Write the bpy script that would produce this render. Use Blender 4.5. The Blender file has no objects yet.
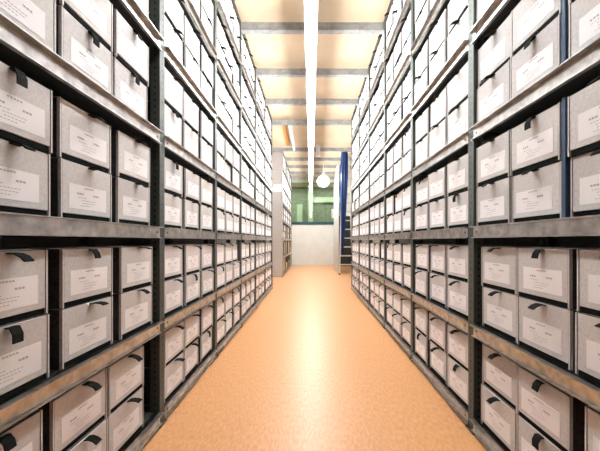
import bpy, bmesh, math, random
from mathutils import Matrix, Vector

random.seed(7)
S = bpy.context.scene
COL = S.collection
R = math.radians

# ------------------------------------------------------------------ dimensions
EYE = 1.105                 # camera height, also the horizon
F = 290.0                   # focal length in pixels of a 600 wide frame
VPX, VPY = 311.0, 241.0
BAY, POST = 0.995, 0.058
XL, XR = -0.898, 0.9315     # aisle faces of the two racks
YL, YR = 0.727, 0.667       # near edge of the nearest post of each rack
DEPTH = 0.48
NBAY = 6
SHELF = [0.090, 0.630, 1.189] + [0.090 + 0.5525 * k for k in range(3, 7)]     # top of each shelf
RAIL = 0.066
TOP = 3.93
CEIL = 3.975
YEND = 13.35
BH, BD = 0.222, 0.37        # archive box height, depth


# ------------------------------------------------------------------ materials
def mat(name, col, rough=0.6, metal=0.0, spec=0.5):
    m = bpy.data.materials.new(name)
    m.use_nodes = True
    b = m.node_tree.nodes['Principled BSDF']
    b.inputs['Base Color'].default_value = (*col, 1)
    b.inputs['Roughness'].default_value = rough
    b.inputs['Metallic'].default_value = metal
    b.inputs['Specular IOR Level'].default_value = spec
    return m


def noisy(m, a, b, scale=(10, 10, 10), detail=4, lo=0.35, hi=0.65, bump=0.0, rnd=0.0, nscale=1.0):
    nt = m.node_tree
    N, L = nt.nodes, nt.links
    bs = N['Principled BSDF']
    tc = N.new('ShaderNodeTexCoord')
    mp = N.new('ShaderNodeMapping')
    mp.inputs['Scale'].default_value = scale
    L.new(tc.outputs['Object'], mp.inputs['Vector'])
    nz = N.new('ShaderNodeTexNoise')
    nz.inputs['Scale'].default_value = nscale
    nz.inputs['Detail'].default_value = detail
    L.new(mp.outputs['Vector'], nz.inputs['Vector'])
    cr = N.new('ShaderNodeValToRGB')
    cr.color_ramp.elements[0].position = lo
    cr.color_ramp.elements[0].color = (*a, 1)
    cr.color_ramp.elements[1].position = hi
    cr.color_ramp.elements[1].color = (*b, 1)
    L.new(nz.outputs['Fac'], cr.inputs['Fac'])
    out = cr.outputs['Color']
    if rnd:
        oi = N.new('ShaderNodeObjectInfo')
        mr = N.new('ShaderNodeMapRange')
        mr.inputs['To Min'].default_value = 1 - rnd
        mr.inputs['To Max'].default_value = 1 + rnd
        L.new(oi.outputs['Random'], mr.inputs['Value'])
        hs = N.new('ShaderNodeHueSaturation')
        L.new(mr.outputs['Result'], hs.inputs['Value'])
        L.new(out, hs.inputs['Color'])
        out = hs.outputs['Color']
    L.new(out, bs.inputs['Base Color'])
    if bump:
        bp = N.new('ShaderNodeBump')
        bp.inputs['Strength'].default_value = bump
        bp.inputs['Distance'].default_value = 0.002
        L.new(nz.outputs['Fac'], bp.inputs['Height'])
        L.new(bp.outputs['Normal'], bs.inputs['Normal'])
    return m


def emit(name, col, strength):
    m = mat(name, (0.9, 0.9, 0.88), 0.4)
    b = m.node_tree.nodes['Principled BSDF']
    b.inputs['Emission Color'].default_value = (*col, 1)
    b.inputs['Emission Strength'].default_value = strength
    return m


M = {}
M['card'] = noisy(mat('grey_board', (0.6, 0.56, 0.51), 0.85, spec=0.2), (0.55, 0.515, 0.505), (0.635, 0.60, 0.585),
                  (90, 90, 90), 5, rnd=0.06)
M['tan'] = noisy(mat('tan_board', (0.6, 0.45, 0.27), 0.85, spec=0.2), (0.42, 0.32, 0.20), (0.54, 0.42, 0.27), (60, 60, 60), 4)
M['side'] = noisy(mat('gap_shade_board', (0.1, 0.09, 0.1), 0.9, spec=0.1), (0.045, 0.04, 0.044), (0.07, 0.06, 0.066), (60, 60, 60), 3)  # near-black carton sides paint in the shade of the gaps between boxes
M['paper'] = mat('label_paper', (0.84, 0.80, 0.805), 0.75, spec=0.25)
M['ink'] = mat('label_ink', (0.42, 0.38, 0.39), 0.8)
M['strap'] = mat('black_strap', (0.012, 0.013, 0.012), 0.9, spec=0.12)
M['black'] = mat('black_cloth', (0.008, 0.009, 0.008), 0.95, spec=0.08)
M['rail'] = noisy(mat('galvanised_steel', (0.5, 0.5, 0.48), 0.30, 0.9), (0.36, 0.35, 0.335), (0.58, 0.565, 0.545), (26, 26, 26), 6)
M['shelf'] = mat('shelf_steel', (0.07, 0.07, 0.07), 0.55, 0.2)
M['darkrail'] = mat('dark_top_rail', (0.055, 0.045, 0.04), 0.6)
M['beam'] = noisy(mat('beam_steel', (0.5, 0.5, 0.5), 0.45, 0.3), (0.29, 0.30, 0.31), (0.40, 0.41, 0.42), (14, 14, 14), 5)
M['white'] = mat('white_enamel', (0.82, 0.82, 0.80), 0.35)
M['whitewall'] = noisy(mat('white_panel', (0.82, 0.82, 0.78), 0.5), (0.80, 0.80, 0.76), (0.85, 0.85, 0.81), (3, 3, 3), 3)
M['tube'] = emit('lamp_diffuser', (0.95, 0.99, 1.0), 14.0)
M['globe'] = emit('globe_glass', (1.0, 1.0, 0.97), 0.12)
M['steelpanel'] = noisy(mat('speckled_sheet', (0.5, 0.46, 0.43), 0.55, 0.2), (0.42, 0.38, 0.355), (0.62, 0.58, 0.55), (70, 70, 70), 2)
M['blue'] = noisy(mat('blue_sheet', (0.02, 0.07, 0.32), 0.35), (0.007, 0.024, 0.115), (0.014, 0.05, 0.20), (8, 8, 2), 3)
M['bluecard'] = mat('blue_board', (0.045, 0.085, 0.16), 0.7)
M['teal'] = mat('teal_trim', (0.015, 0.07, 0.085), 0.4)
M['alu'] = mat('ladder_aluminium', (0.66, 0.62, 0.56), 0.4, 0.35)
M['cabinet'] = mat('dark_cabinet', (0.02, 0.022, 0.024), 0.5)
M['wall'] = noisy(mat('plaster', (0.3, 0.3, 0.28), 0.85), (0.26, 0.25, 0.24), (0.34, 0.33, 0.31), (4, 4, 4), 3)
M['greenwall'] = noisy(mat('green_plaster', (0.3, 0.42, 0.27), 0.7), (0.19, 0.215, 0.165), (0.26, 0.285, 0.225), (7, 7, 7), 4)
M['palegreen'] = mat('pale_green', (0.46, 0.54, 0.40), 0.6)
M['ceiling_strip'] = mat('orange_strip', (0.72, 0.36, 0.09), 0.6)
M['ceiling'] = noisy(mat('cream_ceiling', (0.9, 0.77, 0.56), 0.75), (0.67, 0.545, 0.385), (0.72, 0.59, 0.425), (2.5, 2.5, 2.5), 4)

# floor: orange linoleum with streaky marbling, semi-gloss
fm = noisy(mat('orange_linoleum', (0.75, 0.40, 0.14), 0.35, spec=0.5), (0.63, 0.295, 0.12), (0.77, 0.415, 0.195),
           (75, 26, 1), 5, 0.3, 0.7)
M['floor'] = fm

# upright posts: dull grey-green paint with a row of punched holes
pm = mat('post_paint', (0.2, 0.215, 0.20), 0.5, 0.2)
nt = pm.node_tree
N, L = nt.nodes, nt.links
tc = N.new('ShaderNodeTexCoord')
sx = N.new('ShaderNodeSeparateXYZ')
L.new(tc.outputs['Object'], sx.inputs[0])


def mth(op, a, b=None):
    n = N.new('ShaderNodeMath')
    n.operation = op
    for i, v in enumerate((a, b)):
        if v is None:
            continue
        if isinstance(v, (int, float)):
            n.inputs[i].default_value = v
        else:
            L.new(v, n.inputs[i])
    return n.outputs[0]


fz = mth('ABSOLUTE', mth('SUBTRACT', mth('FRACT', mth('MULTIPLY', sx.outputs['Z'], 26.0)), 0.5))
hz = mth('LESS_THAN', fz, 0.17)
near = mth('LESS_THAN', mth('MINIMUM', mth('ABSOLUTE', sx.outputs['X']), mth('ABSOLUTE', sx.outputs['Y'])), 0.0055)
hole = mth('MULTIPLY', hz, near)
mx = N.new('ShaderNodeMix')
mx.data_type = 'RGBA'
L.new(hole, mx.inputs['Factor'])
mx.inputs[6].default_value = (0.07, 0.077, 0.067, 1)
mx.inputs[7].default_value = (0.02, 0.02, 0.02, 1)
L.new(mx.outputs[2], N['Principled BSDF'].inputs['Base Color'])
M['post'] = pm

# window glass
gm = bpy.data.materials.new('window_glass')
gm.use_nodes = True
nt = gm.node_tree
nt.nodes.clear()
o_ = nt.nodes.new('ShaderNodeOutputMaterial')
tr = nt.nodes.new('ShaderNodeBsdfTransparent')
tr.inputs[0].default_value = (0.90, 0.96, 0.88, 1)
gl = nt.nodes.new('ShaderNodeBsdfGlossy')
gl.inputs['Roughness'].default_value = 0.03
ms = nt.nodes.new('ShaderNodeMixShader')
ms.inputs[0].default_value = 0.05
nt.links.new(tr.outputs[0], ms.inputs[1])
nt.links.new(gl.outputs[0], ms.inputs[2])
nt.links.new(ms.outputs[0], o_.inputs[0])
M['glass'] = gm


# ------------------------------------------------------------------ helpers
class MB:
    def __init__(self):
        self.v, self.f, self.m, self.mats = [], [], [], []

    def mi(self, m):
        if m not in self.mats:
            self.mats.append(m)
        return self.mats.index(m)

    def quad_mesh(self, verts, faces, m, mtx=None):
        b = len(self.v)
        for p in verts:
            self.v.append(tuple(mtx @ Vector(p)) if mtx else tuple(p))
        k = self.mi(m)
        for f in faces:
            self.f.append([b + i for i in f])
            self.m.append(k)

    def box(self, x0, x1, y0, y1, z0, z1, m, mtx=None):
        v = [(x0, y0, z0), (x1, y0, z0), (x1, y1, z0), (x0, y1, z0), (x0, y0, z1), (x1, y0, z1), (x1, y1, z1), (x0, y1, z1)]
        f = [(0, 3, 2, 1), (4, 5, 6, 7), (0, 1, 5, 4), (1, 2, 6, 5), (2, 3, 7, 6), (3, 0, 4, 7)]
        self.quad_mesh(v, f, m, mtx)

    def prism(self, prof, axis, a0, a1, m, mtx=None):
        """closed profile (list of 2D points) extruded along an axis ('x','y','z')"""
        def P(p, a):
            return {'x': (a, p[0], p[1]), 'y': (p[0], a, p[1]), 'z': (p[0], p[1], a)}[axis]
        n = len(prof)
        v = [P(p, a0) for p in prof] + [P(p, a1) for p in prof]
        f = [(i, (i + 1) % n, n + (i + 1) % n, n + i) for i in range(n)]
        f += [tuple(range(n))[::-1], tuple(range(n, 2 * n))]
        self.quad_mesh(v, f, m, mtx)

    def tube(self, p0, p1, r, m, seg=10):
        p0, p1 = Vector(p0), Vector(p1)
        d = (p1 - p0).normalized()
        up = Vector((0, 0, 1)) if abs(d.z) < 0.9 else Vector((1, 0, 0))
        a = d.cross(up).normalized()
        b = d.cross(a)
        v = []
        for p in (p0, p1):
            for i in range(seg):
                t = 2 * math.pi * i / seg
                v.append(p + a * math.cos(t) * r + b * math.sin(t) * r)
        f = [(i, (i + 1) % seg, seg + (i + 1) % seg, seg + i) for i in range(seg)]
        f += [tuple(range(seg))[::-1], tuple(range(seg, 2 * seg))]
        self.quad_mesh(v, f, m)

    def mesh(self, name, bevel=0.0, smooth=False):
        me = bpy.data.meshes.new(name)
        me.from_pydata(self.v, [], self.f)
        for m in self.mats:
            me.materials.append(m)
        me.polygons.foreach_set('material_index', self.m)
        bm = bmesh.new()
        bm.from_mesh(me)
        bmesh.ops.recalc_face_normals(bm, faces=bm.faces)
        if bevel:
            bmesh.ops.bevel(bm, geom=list(bm.edges), offset=bevel, segments=2, profile=0.6, affect='EDGES')
        bm.to_mesh(me)
        bm.free()
        if smooth:
            me.polygons.foreach_set('use_smooth', [True] * len(me.polygons))
        me.update()
        return me

    def build(self, name, parent=None, loc=(0, 0, 0), bevel=0.0, smooth=False):
        return link(name, self.mesh(name, bevel, smooth), parent, loc)


def link(name, me, parent=None, loc=(0, 0, 0), rz=0.0):
    o = bpy.data.objects.new(name, me)
    o.location = loc
    o.rotation_euler = (0, 0, rz)
    COL.objects.link(o)
    if parent:
        o.parent = parent
    return o


def tag(o, label=None, cat=None, group=None, kind=None):
    for k, v in (('label', label), ('category', cat), ('group', group), ('kind', kind)):
        if v:
            o[k] = v
    return o


def empty(name, loc, label, cat, group=None, rz=0.0):
    return tag(link(name, None, None, loc, rz), label, cat, group)


def struct(name, mb, bevel=0.0):
    return tag(mb.build(name, bevel=bevel), kind='structure')


def slab(name, x0, x1, y0, y1, z0, z1, m):
    b = MB()
    b.box(x0, x1, y0, y1, z0, z1, m)
    return struct(name, b)


# ------------------------------------------------------------------ the room
WX = 1.95
YB = -1.6
slab('floor', -WX - .1, WX + .1, YB - .1, YEND + 2.2, -0.1, 0, M['floor'])
slab('ceiling', -WX - .1, WX + .1, YB - .1, YEND + 2.2, CEIL, CEIL + .1, M['ceiling'])
slab('wall_left', -WX - .1, -WX, YB - .1, YEND + 2.2, 0, CEIL, M['wall'])
slab('wall_right', WX, WX + .1, YB - .1, YEND + 2.2, 0, CEIL, M['wall'])
slab('wall_back', -WX, WX, YB - .1, YB, 0, CEIL, M['wall'])
# far wall: white lower panelling, then a window of nearly the full width
WZ0, WZ1 = 1.96, 3.80
b = MB()
b.box(-WX, WX, YEND, YEND + .12, 0, WZ0 - .1, M['whitewall'])
b.box(-WX, -1.55, YEND, YEND + .12, WZ0 - .1, CEIL, M['whitewall'])
b.box(1.55, WX, YEND, YEND + .12, WZ0 - .1, CEIL, M['whitewall'])
b.box(-1.55, 1.55, YEND, YEND + .12, WZ1, CEIL, M['palegreen'])
struct('wall_far', b)
slab('trim_1', -1.55, 1.55, YEND - .035, YEND + .12, WZ0 - .1, WZ0, M['teal'])
w = MB()
for x0, x1 in ((-1.55, -1.50), (1.50, 1.55)):
    w.box(x0, x1, YEND + .03, YEND + .09, WZ0, WZ1, M['palegreen'])
w.box(-1.5, 1.5, YEND + .03, YEND + .09, WZ1 - .05, WZ1, M['greenwall'])
w.box(-1.5, 1.5, YEND + .03, YEND + .09, WZ0, WZ0 + .03, M['teal'])
win = struct('window_1', w)
g = MB()
g.box(-1.5, 1.5, YEND + .055, YEND + .063, WZ0 + .03, WZ1 - .05, M['glass'])
g.build('pane', win)
# the green corridor seen through the window
slab('wall_corridor', -WX, WX, YEND + 2.1, YEND + 2.2, 0, CEIL, M['greenwall'])
c = MB()
c.box(-0.16, 0.12, YEND + 1.75, YEND + 2.1, 0, CEIL, M['palegreen'])
c.box(-0.75, -0.45, YEND + 2.02, YEND + 2.1, 0, 3.05, M['palegreen'])
c.box(0.12, WX, YEND + 1.95, YEND + 2.1, 3.15, 3.42, M['palegreen'])
struct('reflection_strips', c)  # pale columns and band stand in for reflections in the window glass
# skirting strip on the far wall
slab('baseboard_far', -WX, WX, YEND - .014, YEND, 0, .05, M['whitewall'])

# ------------------------------------------------------------------ shelving racks
def rail_profile(side, xface, ztop):
    s = -side
    # C-shaped rail: face, top lip, bottom lip, in (x, z); s points into the rack
    t, h, lip = .004, RAIL, .03
    pts = [(0, 0), (0, h), (lip, h), (lip, h - t), (t, h - t), (t, t), (lip * .6, t), (lip * .6, 0)]
    return [(xface + s * p[0], ztop - h + p[1]) for p in pts]


def rack(side, xf, y0, nbay, bay, label, levels=SHELF, top=TOP, extra=0.0):
    """side -1: on the left (faces +x), +1: on the right (faces -x). xf is the aisle face."""
    sgn = -side                       # towards the aisle
    root = empty('shelving_rack', (xf - sgn * DEPTH / 2, y0 + nbay * bay / 2, 0), label, 'rack', 'steel shelving racks')
    o = root.location.copy()
    pmb = MB()
    h = POST / 2
    # open channel upright with folded lips
    prof = [(-h, -h), (h, -h), (h, h), (-h, h)]
    pmb.prism(prof, 'z', 0.0, top, M['post'])
    pmb.box(-h - .012, h + .012, -h - .012, h + .012, 0, .008, M['post'])
    pme = pmb.mesh('post', bevel=.003)
    for i in range(nbay + 1):
        yc = y0 + i * bay + h - (extra if i == 0 else 0)
        for xc in (xf - sgn * h, xf - sgn * (DEPTH - h)):
            link('post', pme, root, (xc - o.x, yc - o.y, 0))
    # shelves with their front rail
    xa, xb = sorted((xf - sgn * .004, xf - sgn * DEPTH))
    for k, z in enumerate(levels):
      for first in ((True, False) if extra else (False,)):
        L_ = bay - POST + (extra if first else 0)
        sm = MB()
        sx0, sx1 = sorted((xf - sgn * .035, xf - sgn * (DEPTH - .01)))
        sm.box(sx0 - o.x, sx1 - o.x, -L_ / 2 + .002, L_ / 2 - .002, z - .022, z - .001, M['shelf'])
        bx0, bx1 = sorted((xf - sgn * (DEPTH - .004), xf - sgn * (DEPTH - .03)))
        sm.box(bx0 - o.x, bx1 - o.x, -L_ / 2 + .001, L_ / 2 - .001, z - RAIL, z - .024, M['shelf'])
        sme = sm.mesh('shelf')
        rm = MB()
        rm.prism([(p[0] - o.x, p[1]) for p in rail_profile(side, xf - sgn * .003, z - .001)], 'y', -L_ / 2, L_ / 2, M['rail'])
        for yy in (-L_ / 2 + .03, L_ / 2 - .03):
            rm.tube((xf - sgn * .004 - o.x, yy, z - .033), (xf + sgn * .002 - o.x, yy, z - .033), .007, M['shelf'], 8)
        rme = rm.mesh('front_rail')
        for i in ((0,) if first else range(1 if extra else 0, nbay)):
            yc = y0 + (i + 1) * bay - L_ / 2 - o.y
            sh = link('shelf', sme, root, (0, yc, 0))
            link('front_rail', rme, sh)
    tr_ = MB()
    x0, x1 = sorted((xf - sgn * .002, xf - sgn * .05))
    tr_.box(x0 - o.x, x1 - o.x, y0 - extra + POST - o.y, y0 + nbay * bay - o.y, top - .055, top, M['darkrail'])
    tag(tr_.build('top_rail', root), 'dark top rail')
    return root


rack(-1, XL, YL, NBAY, BAY, 'long grey steel rack full of archive boxes along the left side of the aisle', extra=.10)
rack(1, XR, YR, NBAY, BAY, 'long grey steel rack full of archive boxes along the right side of the aisle', extra=.10)
FY, FBAY, FN, XF = 8.93, 1.0, 4, -0.872
far = rack(-1, XF, FY, FN, FBAY, 'far steel rack behind the speckled end panel, past the end of the left rack')

# speckled sheet end panel on the far left rack
b = MB()
b.box(-DEPTH / 2, DEPTH / 2, -.012, 0, 0.004, 3.83, M['steelpanel'])
b.box(-DEPTH / 2, -DEPTH / 2 + .025, -.03, -.012, 0.004, 3.83, M['steelpanel'])
b.box(DEPTH / 2 - .025, DEPTH / 2, -.03, -.012, 0.004, 3.83, M['steelpanel'])
pnl = b.build('end_panel', far, (0, FY - .003 - far.location.y, 0), bevel=.002)
tag(pnl, 'tall speckled grey sheet metal end panel')
card = MB()
card.box(XF - .285, XF - .03, FY - .021, FY - .0165, 2.62, 2.84, M['paper'])
card.box(XF - .25, XF - .07, FY - .0218, FY - .021, 2.76, 2.775, M['ink'])
card.box(XF - .25, XF - .10, FY - .0218, FY - .021, 2.71, 2.718, M['ink'])
tag(card.build('notice_card'), 'small white card fixed to the speckled end panel of the far rack', 'notice')

# ------------------------------------------------------------------ archive boxes
BW = 0.274


def panel_mb(mtx=None, mb=None, w=BW):
    mb = mb or MB()
    mb.box(-w / 2 + .010, w / 2 - .010, 0.0012, .0075, .021, BH - .003, M['card'], mtx)
    return mb


def carton_mb(mtx=None, mb=None, w=BW, m=None):
    mb = mb or MB()
    m = m or M['card']
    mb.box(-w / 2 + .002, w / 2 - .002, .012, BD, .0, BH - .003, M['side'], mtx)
    mb.box(-w / 2, w / 2, .010, BD, BH - .003, BH, m, mtx)
    mb.box(-w / 2, -w / 2 + .0088, 0, .012, 0, BH - .001, m, mtx)
    mb.box(w / 2 - .0088, w / 2, 0, .012, 0, BH - .001, m, mtx)
    return mb


def strip_mb(mtx=None, mb=None, w=BW):
    mb = mb or MB()
    mb.box(-w / 2 + .0105, w / 2 - .0105, .004, .0095, .0005, .0195, M['black'], mtx)
    return mb


def label_mb(mtx=None, mb=None, ink=True, dx=0.0):
    mb = mb or MB()
    x0, x1, z0, z1 = -.100 + dx, .100 + dx, .042, .137
    mb.box(x0, x1, .0002, .0011, z0, z1, M['paper'], mtx)
    if ink:
        y0, y1 = -.0002, .0002
        W, H = x1 - x0, z1 - z0

        def bar(a, b_, c_, d):
            mb.box(x0 + a * W, x0 + b_ * W, y0, y1, z0 + c_ * H, z0 + d * H, M['ink'], mtx)
        for i in range(5):                              # heading, like a row of letters
            bar(.38 + i * .05, .415 + i * .05, .875, .925)
        for i in range(3):                              # two words in bold
            bar(.20 + i * .055, .24 + i * .055, .60, .67)
            bar(.62 + i * .055, .66 + i * .055, .60, .67)
        for zz, a, n in ((.47, .22, 4), (.36, .32, 7), (.25, .34, 6), (.14, .28, 5)):
            for i in range(n):
                bar(a + i * .055, a + .036 + i * .055, zz, zz + .022)
    return mb


TABS = [[(.003, 0), (-.016, .003), (-.036, -.004), (-.050, -.016)],
        [(.003, 0), (-.020, -.001), (-.042, -.010), (-.056, -.024)],
        [(.003, 0), (-.010, .002), (-.022, -.012), (-.028, -.034)],
        [(.003, 0), (-.022, .004), (-.044, .002), (-.058, -.004)],
        [(.003, 0), (-.014, .001), (-.024, -.020), (-.024, -.046)]]


def tab_mb(k, mtx=None, mb=None, cx=.012):
    mb = mb or MB()
    t, hw = .0022, .0155
    pts = TABS[k]
    v = []
    for i, (y, z) in enumerate(pts):
        a = pts[max(i - 1, 0)]
        c_ = pts[min(i + 1, len(pts) - 1)]
        d = Vector((c_[0] - a[0], c_[1] - a[1])).normalized()
        nx, nz = -d.y, d.x
        zz = BH - .009 + z
        for s in (1, -1):
            v.append((cx - hw, y + nx * t * s, zz + nz * t * s))
            v.append((cx + hw, y + nx * t * s, zz + nz * t * s))
    f = []
    for i in range(len(pts) - 1):
        a, c_ = 4 * i, 4 * i + 4
        f += [(a, a + 1, c_ + 1, c_), (a + 2, c_ + 2, c_ + 3, a + 3), (a, c_, c_ + 2, a + 2), (a + 1, a + 3, c_ + 3, c_ + 1)]
    e = 4 * (len(pts) - 1)
    f += [(0, 2, 3, 1), (e, e + 1, e + 3, e + 2)]
    mb.quad_mesh(v, f, M['strap'], mtx)
    return mb


# every place for a box: rack, bay, shelf, row, column
ORD = ['first', 'second', 'third', 'fourth', 'fifth', 'sixth', 'seventh']
# hand-measured columns of the two nearest bays: (near, middle, far) centres along the aisle
NEARL = {0: (.845, 1.165, 1.447), 1: (.872, 1.203, 1.525), 2: (.885, 1.198, 1.515)}
NEARR = {0: (.865, 1.193, 1.478), 1: (.900, 1.197, 1.484)}
places = []
for side, xf, y0 in ((-1, XL, YL), (1, XR, YR)):
    for i in range(NBAY):
        for k, z in enumerate(SHELF):
            inner0 = y0 + i * BAY + POST
            inner = BAY - POST
            base = [inner0 + inner * (c_ + .5) / 3 + random.uniform(-.008, .008) for c_ in range(3)]
            if random.random() < .22:                    # a shelf whose boxes are shoved to one end
                sh = random.choice((-1, 1)) * .009
                base = [p + sh for p in base]
            if i == 0 and side < 0:
                base = list(NEARL.get(k, (.900, 1.198, 1.494)))
            if i == 0 and side > 0:
                base = list(NEARR.get(k, (.930, 1.238, 1.517)))
            for c_ in range(3):
                for row in range(2):
                    y = base[c_] + (random.uniform(-.004, .004) if i else 0)
                    yaw = random.gauss(0, .7) if i else random.uniform(-.25, .25)
                    if random.random() < .05 and i > 0:
                        yaw = random.choice((-1, 1)) * random.uniform(1.9, 2.5)
                    # keep the box between the uprights
                    y = min(max(y, inner0 - (.10 if i == 0 else 0) + BW / 2 + .005), inner0 + inner - BW / 2 - .005)
                    inset = .010 + abs(random.gauss(0, .006))
                    if abs(yaw) > 1.8:
                        inset += .012
                    zz = z + .001 + row * (BH + .0015)
                    places.append(dict(side=side, xf=xf, bay=i, lvl=k, row=row, col=c_, y=y, z=zz, yaw=R(yaw), inset=inset,
                                       tab=random.choice((0, 0, 0, 1, 3, 3, 2, 4) if k < 3 else (0, 1, 1, 2, 4)), lab=random.randrange(3)))


def pix(x, y, z):
    return VPX + x * F / y, VPY - (z - EYE) * F / y


def shown(p):
    """area in the frame of a box front"""
    xs = p['xf']
    ya, yb = p['y'] - BW / 2, p['y'] + BW / 2
    n, area = 8, 0.0
    for j in range(n):
        y = ya + (yb - ya) * (j + .5) / n
        u, v1 = pix(xs, y, p['z'])
        _, v0 = pix(xs, y, p['z'] + BH)
        if not 0 <= u <= 600:
            continue
        u0, _ = pix(xs, ya + (yb - ya) * j / n, 1)
        u1, _ = pix(xs, ya + (yb - ya) * (j + 1) / n, 1)
        hgt = min(v1, 451) - max(v0, 0)
        if hgt > 0:
            area += abs(u1 - u0) * hgt
    return area


for p in places:
    p['area'] = shown(p)
vis = sorted((p for p in places if p['area'] > 6), key=lambda p: -p['area'])
single, rest = vis[:300], vis[300:]

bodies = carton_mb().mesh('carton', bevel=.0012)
front = panel_mb().mesh('front_panel', bevel=.0012)
strips = strip_mb().mesh('base_strip')
labels = [label_mb(dx=d).mesh('paper_label') for d in (0, .006, -.007)]
tabs = [tab_mb(k, cx=random.uniform(.004, .016)).mesh('pull_tab') for k in range(len(TABS))]


def place_mtx(p):
    s = -p['side']
    return (p['xf'] - s * p['inset'], p['y'], p['z']), (math.pi / 2 if p['side'] < 0 else -math.pi / 2) + p['yaw']


# the first box, with its parts; the others are copies of it
proto = link('archive_box', bodies)
pf = link('front_panel', front, proto)
pl = link('paper_label', labels[0], pf)
pt = link('pull_tab', tabs[0], pf)
ps = link('base_strip', strips, proto)
tag(pl, 'white printed label')
tag(pt, 'black pull tab')
tag(ps, 'black base strip')

COLN = ['near', 'middle', 'far']


def box_label(p):
    bay = 'nearest bay' if p['bay'] == 0 else 'farthest bay' if p['bay'] == NBAY - 1 else ORD[p['bay']] + ' bay'
    lvl = {0: 'bottom shelf', 6: 'top shelf'}.get(p['lvl'], ORD[p['lvl']] + ' shelf from floor')
    return 'grey archive box, %s rack, %s, %s, %s row, %s column' % (
        'left' if p['side'] < 0 else 'right', bay, lvl, ('lower', 'upper')[p['row']], COLN[p['col']])


for n, p in enumerate(single):
    if n == 0:
        r, a, c_ = proto, pl, pt
    else:
        r = proto.copy(); COL.objects.link(r)
        q = pf.copy(); q.parent = r; COL.objects.link(q)
        a = pl.copy(); a.parent = q; COL.objects.link(a)
        c_ = pt.copy(); c_.parent = q; COL.objects.link(c_)
        d = ps.copy(); d.parent = r; COL.objects.link(d)
    a.data = labels[p['lab']]
    c_.data = tabs[p['tab']]
    r.location, rz = place_mtx(p)
    r.rotation_euler = (0, 0, rz)
    tag(r, box_label(p), 'box', 'archive boxes on the %s rack' % ('left' if p['side'] < 0 else 'right'))

# the rest, small and far away, as one mass
mass = MB()
for p in rest:
    loc, rz = place_mtx(p)
    mt = Matrix.Translation(loc) @ Matrix.Rotation(rz, 4, 'Z')
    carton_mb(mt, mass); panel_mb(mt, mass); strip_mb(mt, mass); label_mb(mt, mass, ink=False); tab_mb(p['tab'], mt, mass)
for i in range(FN):                                       # boxes on the far rack beyond the cross aisle
    for k, z in enumerate(SHELF):
        for c_ in range(3):
            if random.random() < .10:
                continue
            tan = k <= 1 or (k == 2 and random.random() < .5)
            for row in range(2):
                if tan and row == 1 and random.random() < .3:
                    continue
                y = FY + i * FBAY + POST + (FBAY - POST) * (c_ + .5) / 3
                mt = Matrix.Translation((XF - .015, y, z + .001 + row * (BH + .0015))) @ Matrix.Rotation(math.pi / 2, 4, 'Z')
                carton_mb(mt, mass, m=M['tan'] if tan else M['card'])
                if tan:
                    mass.box(-BW / 2 + .01, BW / 2 - .01, .002, .0075, .004, BH - .003, M['tan'], mt)
                else:
                    panel_mb(mt, mass); strip_mb(mt, mass); label_mb(mt, mass, ink=False); tab_mb(0, mt, mass)
tag(mass.build('distant_archive_boxes'), 'mass of small far off archive boxes on the far bays of the racks', 'boxes', kind='stuff')

# blue divider boards in the nearest bay of the right rack
dv = MB()
dv.box(-.189, .189, -.008, .008, 0, .452, M['bluecard'])
dme = dv.mesh('shelf_divider', bevel=.0015)
for k in (2, 3):
    d = link('shelf_divider', dme, None, (XR + .012 + .19, 1.0855, SHELF[k] + .001))
    tag(d, 'blue upright divider board between boxes, right rack nearest bay, %s shelf from floor' % ORD[k], 'divider', 'blue divider boards')

# ------------------------------------------------------------------ tie beams across the aisle under the ceiling
def tie(yc, x0, x1, label):
    b = MB()
    z0, z1 = 3.795, 3.905
    # C channel: web, two flanges with lips, plus a lighter raised rib
    prof = [(-.03, z0), (.03, z0), (.03, z0 + .006), (-.022, z0 + .006), (-.022, z1 - .006), (.03, z1 - .006), (.03, z1), (-.03, z1)]
    b.prism(prof, 'x', x0, x1, M['beam'])
    b.box(x0, x1, -.036, -.0301, z0 + .045, z0 + .075, M['beam'])
    b.box(x0, x1, -.042, -.0301, z0, z0 + .012, M['beam'])
    o = b.build('tie_beam', None, (0, yc, 0))
    tag(o, label, 'beam', 'steel tie beams under the ceiling')


names = ['grey steel tie beam nearest the camera, crossing under the cream ceiling',
         'second grey steel tie beam from the camera, crossing under the cream ceiling',
         'third grey steel tie beam from the camera, crossing under the cream ceiling',
         'grey tie beam at the far ends of the two long racks']
for n, i in enumerate((3, 4, 5, 6)):
    tie(YL + (i) * BAY - .0 + .03, XL + .004, XR - .004, names[n])
fn = ['grey tie beam that the blue sheet hangs from, past the long racks',
      'grey tie beam just behind the one holding the blue sheet',
      'grey tie beam with the round globe lamp hanging from it',
      'grey tie beam just behind the globe lamp',
      'farthest grey tie beam, close to the green window']
for n, y in enumerate((8.72, 9.75, 10.72, 11.72, 12.72)):
    tie(y, XF + .004 if n else -1.25, 1.55, fn[n])

# lengthwise tray and flat orange strip in the cross aisle
b = MB()
b.prism([(-.03, 3.80), (.03, 3.80), (.03, 3.86), (.024, 3.86), (.024, 3.806), (-.024, 3.806), (-.024, 3.86), (-.03, 3.86)], 'y', 6.82, 8.66, M['white'])
for yy in (7.1, 8.3):
    b.box(-.02, .02, yy - .01, yy + .01, 3.806, CEIL - .001, M['white'])
tag(b.build('cable_tray', None, (-.50, 0, 0)), 'pale grey cable tray running lengthwise between two tie beams at left', 'cable tray')
b = MB()
b.box(-.045, .045, 6.85, 8.62, CEIL - .03, CEIL - .001, M['ceiling_strip'])
tag(b.build('ceiling_strip', None, (-.67, 0, 0)), 'orange strip on the ceiling beside the pale cable tray', 'ceiling_strip')

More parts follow.
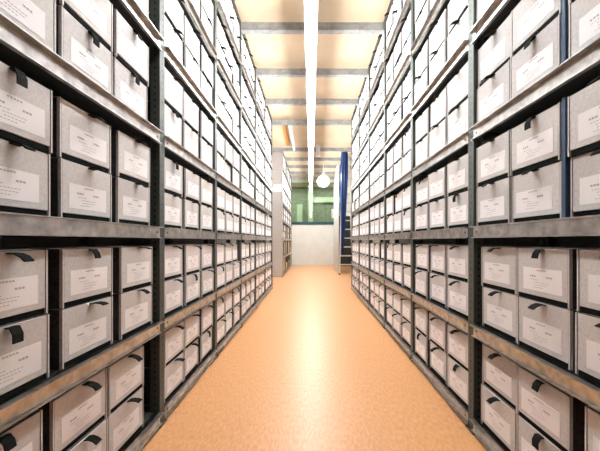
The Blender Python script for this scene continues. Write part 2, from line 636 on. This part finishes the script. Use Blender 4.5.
# ------------------------------------------------------------------ the row of fluorescent fixtures
LZ = EYE + 2.2
SEG, NSEG, LY0 = 1.50, 8, 0.8
hb = MB()
hb.prism([(-.062, .035), (-.062, .052), (-.04, .12), (.04, .12), (.062, .052), (.062, .035)], 'y', 0, SEG - .012, M['white'])
hme = hb.mesh('housing', bevel=.002)
tb = MB()
prof = [(.03 * math.cos(t), -.033 + .03 * math.sin(t)) for t in [2 * math.pi * i / 12 for i in range(12)]]
tb.prism(prof, 'y', .03, SEG - .042, M['tube'])
tme = tb.mesh('lamp_tube')
eme = []
for yy in (.0, SEG - .042):
    eb = MB()
    eb.prism([(-.033, -.066), (-.033, .036), (.033, .036), (.033, -.066)], 'y', yy, yy + .03, M['white'])
    eme.append(eb.mesh('end_cap'))
rme = []
for yy in (.25, SEG - .25):
    rb = MB()
    rb.tube((0, yy, .12), (0, yy, CEIL - LZ), .004, M['white'], 8)
    rme.append(rb.mesh('hanger_rod'))
LO = ['nearest', 'second', 'third', 'fourth', 'fifth', 'sixth', 'seventh', 'farthest']
for i in range(NSEG):
    f = empty('fluorescent_fixture', (0, LY0 + i * SEG, LZ),
              '%s white fluorescent fixture from the camera in the row over the aisle' % LO[i] if 0 < i < NSEG - 1 else
              '%s white fluorescent fixture in the row hanging over the aisle' % LO[i], 'light', 'fluorescent fixtures over the aisle')
    link('housing', hme, f)
    tag(link('lamp_tube', tme, f), 'glowing white tube')
    for me in eme:
        link('end_cap', me, f)
    for me in rme:
        link('hanger_rod', me, f)

# small white box beside the row of lamps
b = MB()
b.box(.155, .275, 8.60, 8.675, 3.62, CEIL - .001, M['white'])
b.box(.165, .265, 8.594, 8.6, 3.64, 3.80, M['paper'])
tag(b.build('junction_box', bevel=.003), 'white box under the ceiling beside the row of lamps, at the blue sheet beam', 'junction box')

# globe lamp
gx, gy, gz, gr = .458, 10.66, 3.30, .232
root = empty('globe_lamp', (gx, gy, gz), 'round white globe lamp hanging in front of the green window', 'lamp')
bm = bmesh.new()
bmesh.ops.create_uvsphere(bm, u_segments=32, v_segments=20, radius=gr)
me = bpy.data.meshes.new('globe')
for fc in bm.faces:
    fc.smooth = True
bm.to_mesh(me); bm.free()
me.materials.append(M['globe'])
link('globe', me, root)
b = MB()
b.tube((0, 0, gr - .01), (0, 0, gr + .04), .05, M['white'], 16)
b.build('collar', root)
b = MB()
b.tube((0, 0, gr + .04), (0, 0, CEIL - gz), .008, M['white'], 8)
b.build('stem', root)

# notice on the far window frame
b = MB()
b.box(.95, 1.09, YEND + .043, YEND + .054, 2.16, 2.58, M['paper'])
tag(b.build('paper_notice'), 'white upright notice on the window glass, close to the pale side panel', 'notice')

# ------------------------------------------------------------------ right side beyond the rack: panel, ladder, cabinet, blue sheet
# tall pale panel standing nearly edge-on, with a rounded upper corner
prof = [(0, 0), (1.10, 0), (1.10, 2.75)]
for i in range(9):
    t = i / 8 * math.pi / 2
    prof.append((.35 + .75 * math.cos(t), 2.75 + .98 * math.sin(t)))
prof.append((0, 3.73))
b = MB()
b.prism(prof, 'x', -.012, .012, M['steelpanel'])
pn = b.build('side_panel', None, (.945, 9.93, 0.001), bevel=.003)
pn.rotation_euler = (0, 0, R(3.4))
tag(pn, 'tall speckled pale panel with rounded corner standing beside the ladder', 'panel')

# ladder: tapered, leaning back on the dark cabinet
lad = empty('ladder', (1.15, 9.50, 0), 'tall tapered aluminium ladder leaning on a tie beam past the end of the right rack', 'ladder')
lean = .04
H = 3.9
for s in (-1, 1):
    b = MB()
    p0, p1 = Vector((s * .215, 0, .02)), Vector((s * .11, H * lean, H))
    v = []
    for p in (p0, p1):
        for dx, dy in ((-.018, -.032), (.018, -.032), (.018, .032), (-.018, .032)):
            v.append((p.x + dx, p.y + dy, p.z))
    b.quad_mesh(v, [(0, 3, 2, 1), (4, 5, 6, 7), (0, 1, 5, 4), (1, 2, 6, 5), (2, 3, 7, 6), (3, 0, 4, 7)], M['alu'])
    b.build('stile', lad, bevel=.003)
    b = MB()
    b.box(s * .215 - .024, s * .215 + .024, -.04, .04, 0, .05, M['black'])
    b.build('foot', lad, bevel=.004)
for n in range(12):
    z = .33 + n * .29
    hw = .215 - .105 * z / H - .016
    b = MB()
    b.box(-hw, hw, z * lean - .03, z * lean + .03, z - .018, z + .018, M['alu'])
    b.build('rung', lad, bevel=.003)

cab = empty('cabinet', (1.50, 13.0, 0), 'dark steel cabinet by the far wall, seen between the ladder rungs', 'cabinet')
b = MB()
b.box(-.36, .36, -.28, .28, .001, 2.2, M['cabinet'])
b.build('carcass', cab, bevel=.004)
for s in (-1, 1):
    b = MB()
    b.box(min(s * .004, s * .35), max(s * .004, s * .35), -.296, -.281, .06, 2.16, M['cabinet'])
    d = b.build('door', cab, bevel=.003)
    b = MB()
    b.box(s * .04 - .008, s * .04 + .008, -.322, -.297, 1.0, 1.16, M['shelf'])
    b.build('handle', d, bevel=.003)

# blue sheet hanging in folds from the beam
nu, nv = 22, 40
v, fcs = [], []
bm = bmesh.new()
grid = []
for j in range(nv + 1):
    t = j / nv
    z = 3.79 - t * 3.10
    # outline: narrow at the beam, fuller below, tapering to a tail
    if t < .18:
        xl, xr = .925 - .05 * t / .18, 1.115
    else:
        q = (t - .18) / .82
        xl = .875 + .04 * q ** 1.5
        xr = 1.115 - .15 * q ** 1.3
    row = []
    for i in range(nu + 1):
        s = i / nu
        x = xl + (xr - xl) * s
        y = 8.74 + .035 * math.sin(s * 17 + t * 2.2) * (.5 + .5 * t) + .02 * math.sin(s * 7 + 1.3 + 3 * t)
        row.append(bm.verts.new((x, y, z)))
    grid.append(row)
for j in range(nv):
    for i in range(nu):
        f = bm.faces.new((grid[j][i], grid[j + 1][i], grid[j + 1][i + 1], grid[j][i + 1]))
        f.smooth = True
me = bpy.data.meshes.new('blue_sheet')
bm.to_mesh(me); bm.free()
me.materials.append(M['blue'])
sh = link('hanging_sheet', me)
so = sh.modifiers.new('thick', 'SOLIDIFY')
so.thickness = .004
tag(sh, 'dark blue sheet hanging in folds from a tie beam in front of the ladder', 'sheet')

# ------------------------------------------------------------------ fill light added beyond the window
def area(name, loc, sx_, sy_, power, col=(1, 1, 1), rot=(0, 0, 0)):
    l = bpy.data.lights.new(name, 'AREA')
    l.shape = 'RECTANGLE'
    l.size, l.size_y = sx_, sy_
    l.energy = power
    l.color = col
    o = bpy.data.objects.new(name, l)
    o.location = loc
    o.rotation_euler = rot
    COL.objects.link(o)


area('corridor_fill', (0, YEND + 1.0, CEIL - .05), 3.2, .5, 11, (.93, 1, .9))  # unseen area light, added to brighten the corridor behind the glass

wd = bpy.data.worlds.new('World')
S.world = wd
wd.use_nodes = True
wd.node_tree.nodes['Background'].inputs[0].default_value = (.05, .05, .05, 1)

# ------------------------------------------------------------------ camera and view
cam = bpy.data.cameras.new('Camera')
cam.sensor_width = 36
cam.sensor_fit = 'HORIZONTAL'
cam.lens = F / 600 * 36
cam.shift_x = (300 - VPX) / 600
cam.shift_y = (VPY - 225.5) / 600
cam.clip_start = .05
co = bpy.data.objects.new('Camera', cam)
co.location = (0, 0, EYE)
co.rotation_euler = (R(90), 0, 0)
COL.objects.link(co)
S.camera = co

S.view_settings.view_transform = 'Standard'
S.view_settings.look = 'None'
S.view_settings.gamma = 1
S.view_settings.use_curve_mapping = False
S.view_settings.exposure = 3.0
S.cycles.use_denoising = True
S.cycles.max_bounces = 10
S.cycles.diffuse_bounces = 6
S.cycles.sample_clamp_indirect = 8
